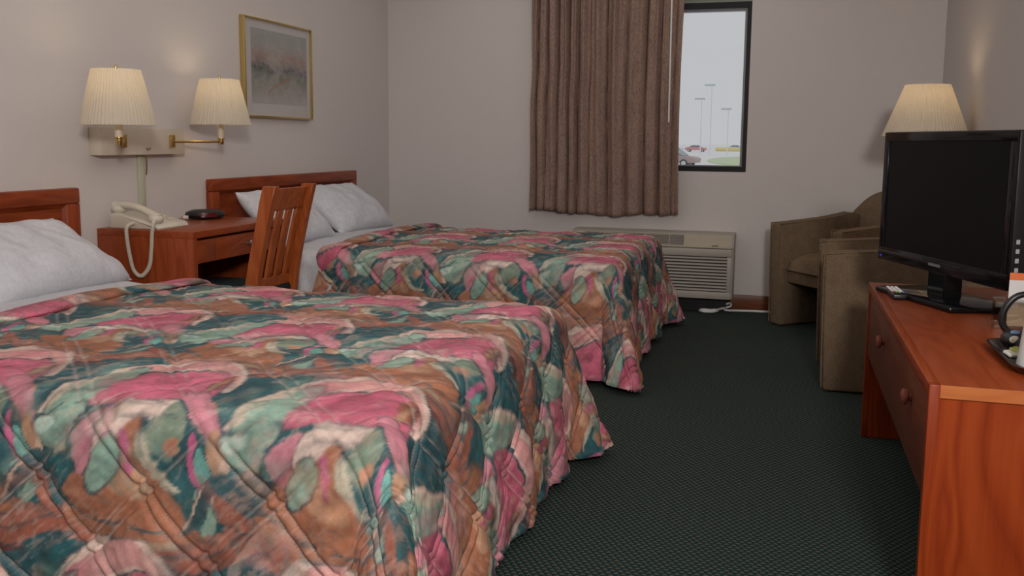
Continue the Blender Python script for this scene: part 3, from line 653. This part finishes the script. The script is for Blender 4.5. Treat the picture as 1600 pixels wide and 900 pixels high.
# ---------------------------------------------------------------- double swing-arm wall lamp
t = thing('wall_lamp', 'brass swing-arm wall lamp with two pleated cream shades', 'wall lamp', (0, 3.46, 1.02))
PY0, PY1, PZ0, PZ1 = 3.187, 3.742, 1.020, 1.136
box('mounting_plate', 'cream_metal', .001, .060, PY0, PY1, PZ0, PZ1, t, .003)
MB().lathe([(.008, 0), (.008, .006), (.004, .008), (.004, .018), (.0005, .019)], (.060, 3.475, 1.047), 14, 'x').build('switch', 'steel', t)
cc = box('cord_cover', 'sage_metal', .001, .016, 3.475, 3.512, .722, PZ0 - .001, t, .002)
MB().tube([(.022, 3.515, PZ0), (.022, 3.516, .96), (.016, 3.517, .93)], .003, 8).build('pull_cord', 'brass', t)
def wlamp(by, tx, ty, zb, power):
    MB().box(.060, .078, by - .012, by + .012, 1.052, 1.108, .004).build('bracket', 'brass', t)
    zc = 1.078
    MB().tube([(.070, by, zc), (tx, ty, zc)], .0055, 10).build('swing_arm', 'brass', t)
    MB().lathe([(.010, 0), (.013, .006), (.013, .022), (.017, .026), (.017, .030)], (tx, ty, zc - .012), 18).build('socket_cup', 'brass', t)
    MB().lathe([(.0155, 0), (.0155, .085)], (tx, ty, zc + .018), 18).build('candle_sleeve', 'cream_metal', t)
    h = .212; R0, R1 = .140, .090
    prof = [(R0 - (R0 - R1) * (k / 10) ** 1.0, h * k / 10) for k in range(11)]
    inner = [(r - .003, z) for r, z in prof[::-1]]
    sh = MB().lathe(prof + inner + [prof[0]], (tx, ty, zb), 120, 'z', .010, 1).build('lamp_shade', 'shade', t, ang=20)
    MB().lathe([(.006, 0), (.006, .006), (.003, .008), (.005, .012), (.0005, .015)], (tx, ty, zb + h + .004), 12).build('finial', 'brass', sh)
    m = MB()
    for k in range(3): m.tube([(tx, ty, zb + h - .006), (tx + (R1 - .004) * math.cos(k * 2.094), ty + (R1 - .004) * math.sin(k * 2.094), zb + h - .006)], .0015, 6)
    m.tube([(tx, ty, zb + .07), (tx, ty, zb + h + .005)], .0018, 6); m.build('shade_carrier', 'brass', sh)
    MB().ellipsoid((tx, ty, zb + .10), (.026, .026, .038), 14, 10).build('bulb', 'bulb', sh)
    l = bpy.data.lights.new('wall_lamp_bulb', 'POINT'); l.energy = power; l.color = (1, .80, .50); l.shadow_soft_size = .035
    lo = bpy.data.objects.new('wall_lamp_bulb', l); C.objects.link(lo); lo.location = (tx, ty, zb + .165)
bm_ = NT('warm_bulb'); bm_.base((.9, .8, .6)); bm_.set(Emission_Strength=2.0); bm_.b.inputs['Emission Color'].default_value = (1, .75, .45, 1); MAT['bulb'] = bm_.m
wlamp(3.315, .275, 3.035, 1.142, .6)
wlamp(3.640, .185, 3.850, 1.158, .6)
# ---------------------------------------------------------------- framed watercolour
t = thing('framed_picture', 'thin gold-framed watercolour landscape on the left wall', 'picture', (0, 4.68, 1.21))
QY0, QY1, QZ0, QZ1 = 4.315, 5.035, 1.209, 1.737
for a in ((QY0, QY1, QZ0, QZ0 + .010), (QY0, QY1, QZ1 - .010, QZ1)): box('frame_rail', 'gold', .002, .032, *a, t, .0015)
for a in ((QY0, QY0 + .010), (QY1 - .010, QY1)): box('frame_stile', 'gold', .002, .032, *a, QZ0 + .010, QZ1 - .010, t, .0015)
box('mat_board', 'mat_board', .004, .018, QY0 + .010, QY1 - .010, QZ0 + .010, QZ1 - .010, t)
box('watercolour', 'art', .0181, .0195, 4.392, 4.985, 1.287, 1.683, t)
box('picture_glass', 'pic_glass', .024, .026, QY0 + .010, QY1 - .010, QZ0 + .010, QZ1 - .010, t)
# ---------------------------------------------------------------- curtain
t = thing('curtain', 'brown pleated curtain hanging over the left half of the window', 'curtain', (1.6, D - .08, .61))
rng = random.Random(4); xs = [0]
while xs[-1] < 1: xs.append(xs[-1] + rng.uniform(.05, .15))
def pleat(s, v):
    # s across 0..1, v height 0 bottom..1 top
    s2 = s + .012 * math.sin(s * 9 + v * 1.6) * (1 - v) + .003 * math.sin(v * 4 + s * 20)
    ph = 0
    for i in range(len(xs) - 1):
        if xs[i] <= s2 < xs[i + 1]: ph = (i + (s2 - xs[i]) / (xs[i + 1] - xs[i])); break
    else: ph = len(xs) - 1 if s2 >= 1 else 0
    a = .030 + .010 * math.sin(s * 23 + 2)
    y = a * (1 - abs(math.cos(math.pi * ph)) ** .45 * 2 + .5)
    y += .35 * a * math.sin(math.pi * ph * 4 + s * 11) * v ** 2 + .007 * math.sin(s * 61 + v * 3) + .004 * math.sin(s * 118 + v * 2)
    return y
CT = 2.16
def cfn(u, v):
    z0 = .612 + .010 * math.sin(u * 7 + 1) + .006 * math.sin(u * 19)
    z = z0 + (CT - z0) * v
    xl = 1.092 + .010 * math.exp(-((v - .62) / .10) ** 2) + .004 * math.sin(v * 9); xr = 2.103 - .012 * math.sin(v * 3.1)
    return (xl + (xr - xl) * u, D - .085 + pleat(u, v), z)
MAT['curtain'] = fabric('brown_woven_curtain', (.21, .135, .105), (.36, .245, .195), 150, .4, .95, (1, 1, .35))
cu = MB().grid(cfn, 330, 60).build('curtain_cloth', 'curtain', t, ang=80)
md = cu.modifiers.new('thickness', 'SOLIDIFY'); md.thickness = .003
MB().tube([(2.030, D - .150, 1.222), (2.027, D - .150, 2.10)], .0055, 8).build('draw_wand', 'white_plastic', t)
box('curtain_track', 'white_plastic', 1.05, 2.62, D - .10, D - .03, CT - .01, CT + .03, t, .004)
# ---------------------------------------------------------------- wall air conditioner
t = thing('air_conditioner', 'beige wall air conditioner with louvred front under the window', 'air conditioner', (1.94, D - .1, 0))
AX0, AX1, AY = 1.41, 2.462, D - .205
box('sub_base', 'black', AX0 + .03, AX1 - .03, D - .13, D - .015, .0, .094, t)
MB().prism([(D - .001, .094), (AY, .094), (AY, .425), (AY + .03, .505), (AY + .07, .512), (D - .001, .512)], 'x', AX0, AX1 + .012, .004, 1).build('casing', 'ac', t)
box('front_frame_rail', 'ac', AX0, AX1, AY - .014, AY, .094, .140, t, .004); box('front_frame_rail', 'ac', AX0, AX1, AY - .014, AY, .368, .418, t, .004)
for a, b in ((AX0, AX0 + .04), (AX1 - .028, AX1)): box('front_frame_stile', 'ac', a, b, AY - .013, AY, .140, .368, t, .003)
for i in range(11):
    z = .146 + i * .0205
    MB().prism([(AY - .001, z), (AY - .012, z + .001), (AY - .004, z + .0115), (AY - .001, z + .0115)], 'x', AX0 + .04, AX1 - .028).build('louvre', 'ac', t, smooth=False)
box('louvre_backing', 'ac_dark', AX0 + .03, AX1 - .02, AY - .0008, AY + .0005, .140, .368, t)
box('trim_ridge', 'ac2', AX0, AX1 + .004, AY - .014, AY + .01, .421, .433, t, .004)
def onslope(x0, x1, k0, k1, name, mat, pr=.002):
    f = lambda k: (AY + .03 * k, .425 + .08 * k)
    a, b = f(k0), f(k1); n = Vector((0, -.08, .03)).normalized()
    m = MB(); vs = [m.bm.verts.new(p) for p in ((x0, a[0] + n.y * pr, a[1] + n.z * pr), (x1, a[0] + n.y * pr, a[1] + n.z * pr), (x1, b[0] + n.y * pr, b[1] + n.z * pr), (x0, b[0] + n.y * pr, b[1] + n.z * pr))]
    vs2 = [m.bm.verts.new(v.co - Vector((0, n.y, n.z)) * (pr + .002)) for v in vs]
    m.bm.faces.new(vs); m.bm.faces.new(vs2[::-1])
    for i in range(4): m.bm.faces.new((vs[i], vs2[i], vs2[(i + 1) % 4], vs[(i + 1) % 4]))
    bmesh.ops.recalc_face_normals(m.bm, faces=m.bm.faces); return m.build(name, mat, t, smooth=False)
onslope(AX0 + .02, AX1 - .004, .06, .97, 'control_panel', 'ac2', .002)
onslope(1.50, 2.155, .14, .92, 'vent_recess', 'ac_dark', .0035)
for i in range(8): onslope(1.50, 2.155, .16 + i * .097, .20 + i * .097, 'vent_slat', 'ac', .007)
for x in (1.6, 1.75, 1.9, 2.06): onslope(x, x + .006, .14, .92, 'vent_bar', 'ac', .006)
onslope(2.335, 2.375, .10, .16, 'maker_mark', 'ac_dark', .004)
# white power cord on the carpet
pc = [Vector(p) for p in ((2.27, 6.03, .008), (2.30, 6.00, .008), (2.36, 6.01, .009), (2.385, 6.06, .010), (2.33, 6.085, .010), (2.275, 6.06, .008), (2.29, 6.01, .018), (2.37, 6.02, .018), (2.41, 6.075, .022), (2.46, 6.095, .035), (2.455, 6.13, .05), (2.41, 6.12, .03), (2.43, 6.08, .012), (2.50, 6.10, .008), (2.60, 6.115, .008), (2.70, 6.12, .008), (2.83, 6.14, .008))]
o = MB().tube(spline(pc, 8), .0075, 8).build('power_cord', 'white_plastic'); tag(o, 'white power cord lying on carpet beside the air conditioner', 'cord')
# ---------------------------------------------------------------- club armchairs
def armchair(label, loc, rz):
    t = thing('armchair', label, 'armchair', loc, rz, 'brown club armchairs')
    # local: front at x=0, back at +x, width along y
    hw, at_, Lx = .31, .095, .60
    for s in (-1, 1):
        y0, y1 = (s * hw, s * (hw - at_)); y0, y1 = min(y0, y1), max(y0, y1)
        MB().prism([(0.012, 0.004), (0, .30), (-.006, .612), (.05, .622), (.35, .645), (.56, .675), (.60, .66), (.60, .004)], 'y', y0, y1, .014, 3).build('arm_panel', 'armchair', t, local=True)
    for s in (-1, 1):
        for yy in (s * (hw - .006), s * (hw - at_ + .006)): MB().tube(spline([Vector(q) for q in ((.006, yy, .02), (-.002, yy, .30), (-.006, yy, .59), (.004, yy, .617), (.05, yy, .6205), (.35, yy, .6435), (.55, yy, .673))], 6), .0042, 6).build('welt', 'armchair', t, local=True)
    box_l = lambda nm, *a, bev=.01: MB().box(*a, bev, 3).build(nm, 'armchair', t, local=True)
    box_l('seat_rail', .055, .60, -hw + at_, hw - at_, .265, .345)
    def cush(u, v):
        U, V = 2 * u - 1, 2 * v - 1; k = (max(0, 1 - abs(U) ** 6) * max(0, 1 - abs(V) ** 6)) ** .4
        return (.30 + .265 * U, (hw - at_ - .002) * V, .345 + .095 * k + .012 * (1 - U * U) * k)
    m = MB().grid(cush, 26, 22); m.build('seat_cushion', 'armchair', t, local=True, ang=80)
    def back(sg):
        def fn(u, v):
            V = 2 * u - 1; top = .675 + .145 * max(0, 1 - abs(V) ** 2.3) ** .8; z = .30 + (top - .30) * v
            k = max(0, 1 - v ** 9) ** .5; lean = .05 * (z - .3) / .5
            return (.545 + lean + (.055 + .045 * k * sg) + .03 * (1 - V * V) * (0 if sg < 0 else 1) - .045 * V * V * 0, hw * V * .995, z)
        return fn
    m = MB(); m.grid(back(-1), 30, 18); m.grid(back(1), 30, 18)
    n = 30 * 18
    m.bm.verts.ensure_lookup_table(); V = m.bm.verts
    for i in range(17):
        for e in (0, 29): m.bm.faces.new((V[e * 18 + i], V[e * 18 + i + 1], V[n + e * 18 + i + 1], V[n + e * 18 + i]))
    for i in range(29): m.bm.faces.new((V[i * 18], V[(i + 1) * 18], V[n + (i + 1) * 18], V[n + i * 18])); m.bm.faces.new((V[i * 18 + 17], V[(i + 1) * 18 + 17], V[n + (i + 1) * 18 + 17], V[n + i * 18 + 17]))
    bmesh.ops.recalc_face_normals(m.bm, faces=m.bm.faces); m.build('backrest', 'armchair', t, local=True, ang=60)
    box_l('rear_panel', .56, .60, -hw + at_, hw - at_, .004, .27)
    return t
armchair('brown tweed armchair beside the far end of the television dresser', (2.955, 4.53, 0), 0)
armchair('brown tweed armchair angled into the corner by the back wall', (2.894, 5.518, 0), math.radians(38.5))
# ---------------------------------------------------------------- floor lamp in the corner
LX, LY = 3.44, 5.14
t = thing('floor_lamp', 'lamp with pleated cream shade in the corner behind the television', 'lamp', (LX, LY, 0))
MB().lathe([(.12, 0), (.12, .015), (.05, .03), (.015, .04)], (0, 0, 0), 32).build('lamp_base', 'brass', t, local=True)
MB().lathe([(.011, .04), (.011, 1.20)], (0, 0, 0), 14).build('pole', 'brass', t, local=True)
prof = [(.205 - .098 * (k / 10), 1.135 + .258 * k / 10) for k in range(11)]
sh = MB().lathe(prof + [(r - .003, z) for r, z in prof[::-1]] + [prof[0]], (0, 0, 0), 140, 'z', .008, 1).build('lamp_shade', 'shade', t, local=True, ang=20)
MB().ellipsoid((0, 0, 1.25), (.028, .028, .04), 14, 10).build('bulb', 'bulb', t, local=True)
l = bpy.data.lights.new('floor_lamp_bulb', 'POINT'); l.energy = 1.1; l.color = (1, .74, .42); l.shadow_soft_size = .04
lo = bpy.data.objects.new('floor_lamp_bulb', l); C.objects.link(lo); lo.location = (LX, LY, 1.32)
# ---------------------------------------------------------------- dresser under the television
t = thing('dresser', 'long orange-brown wooden dresser along the right wall', 'dresser', (3.36, 2.86, 0))
X0, X1, Y0, Y1, Z1 = 3.083, 3.63, 2.094, 3.620, .585
box('dresser_top', 'dres_y', X0 + .022, X1, Y0 + .004, Y1, Z1 - .030, Z1, t, .001)
box('top_edge_band', 'dres_edge', X0 + .022, X1, Y0, Y0 + .004, Z1 - .028, Z1, t)
box('front_edge_strip', 'dres_y', X0, X0 + .022, Y0 + .024, Y1 - .024, Z1 - .030, Z1, t, .0015)
for a, b, e in ((Y0, Y0 + .024, 0), (Y1 - .024, Y1, 1)):
    box('end_panel', 'dres_z', X0 + .022, X1, a, b, 0.002, Z1 - .030, t)
    box('panel_edge', 'dres_z', X0, X0 + .022, a - (0.002 if not e else 0), b, 0.002, Z1, t, .0015)
box('back_panel', 'dres_shaded', X1 - .016, X1, Y0 + .024, Y1 - .024, .12, Z1 - .030, t)
dr = box('drawer', 'dres_shaded', X0 + .006, X1 - .06, Y0 + .028, Y1 - .028, .318, Z1 - .034, t, .002)
for y in (2.40, 3.06):
    MB().lathe([(.010, 0), (.010, -.006), (.019, -.010), (.021, -.018), (.014, -.024), (.0005, -.025)], (X0 + .006, y, .476), 22, 'x').build('knob', 'knob', dr)
# ---------------------------------------------------------------- television
pL, pR = Vector((3.112, 3.600, 0)), Vector((3.394, 2.890, 0)); ctr = (pL + pR) / 2; ang = math.atan2(pR.y - pL.y, pR.x - pL.x)
t = thing('television', 'black flat-screen television standing on the dresser', 'television', (ctr.x, ctr.y, Z1), ang)
# local: x along the screen to the right, -y towards the viewer side, z up
hw = (pR - pL).length / 2; zb, zt = .093, .552
m = MB(); m.box(-hw, hw, -.002, .052, zb, zt, .007, 2); m.build('bezel', 'black', t, local=True)
MB().prism([(-hw + .06, .051), (hw - .06, .051), (hw - .14, .088), (-hw + .14, .088)], 'z', zb + .04, zt - .06, .004, 1).build('rear_housing', 'black', t, local=True)
box_l = lambda nm, mt, *a, bev=0, p=None: MB().box(*a, bev).build(nm, mt, p or t, local=True)
box_l('bezel_rail', 'gloss', -hw + .003, hw - .003, -.007, -.001, zt - .032, zt - .002, bev=.002)
box_l('bezel_rail', 'gloss', -hw + .003, hw - .003, -.009, -.001, zb + .002, zb + .050, bev=.003)
for s in (-1, 1): box_l('bezel_stile', 'gloss', min(s * (hw - .003), s * (hw - .034)), max(s * (hw - .003), s * (hw - .034)), -.007, -.001, zb + .05, zt - .032, bev=.002)
box_l('screen', 'screen', -hw + .034, hw - .034, -.0035, -.001, zb + .050, zt - .032)
box_l('maker_mark', 'grey_metal', -.035, .035, -.0098, -.0088, zb + .022, zb + .031)
bl = NT('blue_led'); bl.base((.02, .02, .2)); bl.b.inputs['Emission Color'].default_value = (.12, .08, 1, 1); bl.set(Emission_Strength=.5); MAT['led'] = bl.m
box_l('power_light', 'led', -hw + .020, -hw + .030, -.0100, -.0088, zb + .014, zb + .018)
for i in range(4): box_l('port_label', 'label_grey', hw - .0005, hw + .0006, .010, .021, .230 - i * .027, .243 - i * .027)
MB().prism([(-.05, .0), (.05, .0), (.04, .07), (-.04, .07)], 'z', .016, .16, .004, 1).build('stand_neck', 'gloss', t, local=True)
bs = MB().prism([(-.215, -.095), (.215, -.075), (.235, .09), (.19, .14), (-.18, .14), (-.235, .09)], 'z', .001, .019, .006, 2)
bs.build('stand_base', 'gloss', t, local=True)
# ---------------------------------------------------------------- remote control
t = thing('remote_control', 'black remote control with white buttons on the dresser corner', 'remote', (3.142, 3.315, Z1), math.radians(4))
MB().box(-.024, .024, -.085, .085, .001, .020, .006, 3).build('remote_body', 'black', t, local=True)
MAT['btn_r'] = plain('red_button', (.6, .06, .05), .4); MAT['btn_y'] = plain('yellow_button', (.75, .6, .08), .4); MAT['btn_g'] = plain('green_button', (.1, .45, .15), .4); MAT['btn_b'] = plain('blue_button', (.1, .25, .7), .4)
for r in range(6):
    for c in range(3): MB().box(-.019 + c * .013, -.0085 + c * .013, -.030 + r * .018, -.018 + r * .018, .019, .0235, .002, 1).build('button', 'white_plastic', t, local=True)
for c, k in enumerate(('btn_r', 'btn_g', 'btn_y', 'btn_b')): MB().box(-.020 + c * .0105, -.0125 + c * .0105, -.049, -.039, .019, .0235, .0015, 1).build('colour_button', k, t, local=True)
# ---------------------------------------------------------------- tray with cup and packets, kettle, card holder
t = thing('tray', 'dark brown serving tray on the near end of the dresser', 'tray', (3.42, 2.385, Z1))
MAT['tray'] = plain('dark_brown_tray', (.030, .017, .014), .3)
def rr(hx, hy, r, n=6): return [(sx * (hx - r) + r * math.cos(a + k * math.pi / 2 / n), sy * (hy - r) + r * math.sin(a + k * math.pi / 2 / n)) for sx, sy, a in ((1, 1, 0), (-1, 1, math.pi / 2), (-1, -1, math.pi), (1, -1, 1.5 * math.pi)) for k in range(n + 1)]
MB().prism(rr(.125, .155, .05), 'z', .001, .006).build('tray_floor', 'tray', t, local=True)
m = MB(); O, I, O2, I2 = rr(.132, .162, .055), rr(.122, .152, .048), rr(.152, .182, .065), rr(.146, .176, .062)
rings = [[m.bm.verts.new((p[0], p[1], z)) for p in R] for R, z in ((I, .003), (I2, .022), (O2, .022), (O, .001))]; n = len(O)
for a, b in zip(rings, rings[1:] + rings[:1]):
    for i in range(n): m.bm.faces.new((a[i], a[(i + 1) % n], b[(i + 1) % n], b[i]))
bmesh.ops.recalc_face_normals(m.bm, faces=m.bm.faces); m.build('tray_rim', 'tray', t, local=True, ang=30)
t = thing('paper_cup', 'white paper-wrapped cup standing on the tray at the right edge', 'cup', (3.356, 2.325, Z1 + .006))
MB().lathe([(.056, 0), (.058, .002), (.048, .098), (.0005, .100)], (0, 0, 0), 14, 'z', .02).build('cup_wrapper', 'white_plastic', t, local=True)
MB().lathe([(.042, .099), (.042, .103), (.0005, .104)], (0, 0, 0), 18).build('cup_base', 'white_plastic', t, local=True)
t = thing('coffee_pouch', 'black coffee pouch with white and blue label on the tray', 'pouch', (3.335, 2.485, Z1 + .006))
m = MB().ellipsoid((0, 0, .026), (.040, .045, .026), 20, 12)
for v in m.bm.verts: v.co += Vector((mnoise.noise(v.co * 40), mnoise.noise(v.co * 40 + Vector((5, 0, 0))), 0)) * .004
m.build('pouch', 'black', t, local=True)
MAT['lbl_w'] = plain('white_label', (.7, .66, .58), .5); MAT['lbl_b'] = plain('blue_label', (.18, .3, .5), .5)
MB().ellipsoid((-.016, -.034, .034), (.012, .006, .010), 12, 8).build('label', 'lbl_w', t, local=True); MB().ellipsoid((-.012, -.016, .048), (.012, .010, .006), 12, 8).build('label', 'lbl_b', t, local=True)
MAT['lime'] = plain('lime_packet', (.45, .48, .12), .5)
for i, (x, y, k, nm) in enumerate(((3.312, 2.415, 'lbl_w', 'white sugar packet on the tray beside the paper cup'), (3.325, 2.432, 'lime', 'lime green packet on the tray behind the paper cup'))):
    m = MB().box(-.022, .022, -.014, .014, 0, .008, .002, 1).xf(Matrix.Rotation(.5 + i * .4, 4, 'Z') @ Matrix.Rotation(.25, 4, 'X')); m.xf(Matrix.Translation((x, y, Z1 + .010 + i * .006)))
    tag(m.build('sugar_packet', k), nm, 'packet', 'packets on the tray')
t = thing('coffee_pot', 'glass coffee pot with black loop handle at the right edge', 'coffee pot', (3.490, 2.705, Z1))
MAT['pot'] = glassmat('pot_glass', tint=(.75, .72, .68), mixf=.86)
MB().lathe([(.050, .002), (.068, .02), (.072, .05), (.060, .085), (.046, .105), (.044, .105), (.057, .085), (.069, .05), (.065, .022), (.048, .006)], (0, 0, 0), 32).build('glass_body', 'pot', t, local=True)
MB().lathe([(.050, .100), (.050, .120), (.030, .132), (.0005, .134)], (0, 0, 0), 32).build('lid', 'black', t, local=True)
MB().lathe([(.052, .0), (.054, .004), (.054, .012), (.050, .014)], (0, 0, 0), 32).build('base_ring', 'black', t, local=True)
hp = [Vector(p) for p in ((-.045, 0, .108), (-.085, -.004, .118), (-.122, -.008, .108), (-.146, -.010, .075), (-.150, -.010, .040), (-.132, -.009, .014), (-.100, -.007, .010), (-.066, -.003, .018))]
MB().tube(spline(hp, 6), [.0065 + .003 * math.sin(math.pi * i / 42) for i in range(43)], 10).build('handle', 'black', t, local=True)
t = thing('card_holder', 'clear acrylic holder behind the coffee pot with orange and white card', 'card holder', (3.425, 2.842, Z1), math.radians(-2))
box_l = lambda nm, mt, *a, bev=0: MB().box(*a, bev).build(nm, mt, t, local=True)
box_l('holder_front', 'clear', -.080, .080, -.030, -.027, .002, .075); box_l('holder_back', 'clear', -.080, .080, .004, .007, .002, .085)
box_l('holder_base', 'clear', -.080, .080, -.027, .004, .002, .005)
for s in (-1, 1): box_l('holder_side', 'clear', min(s * .080, s * .077), max(s * .080, s * .077), -.027, .004, .005, .075)
MAT['orange_print'] = plain('orange_print', (.75, .16, .03), .5); MAT['card'] = plain('white_card', (.72, .70, .68), .6)
cd = box_l('card', 'card', -.044, .074, -.010, -.008, .006, .136); box_l('orange_band', 'orange_print', -.044, .074, -.0108, -.0080, .136, .156)
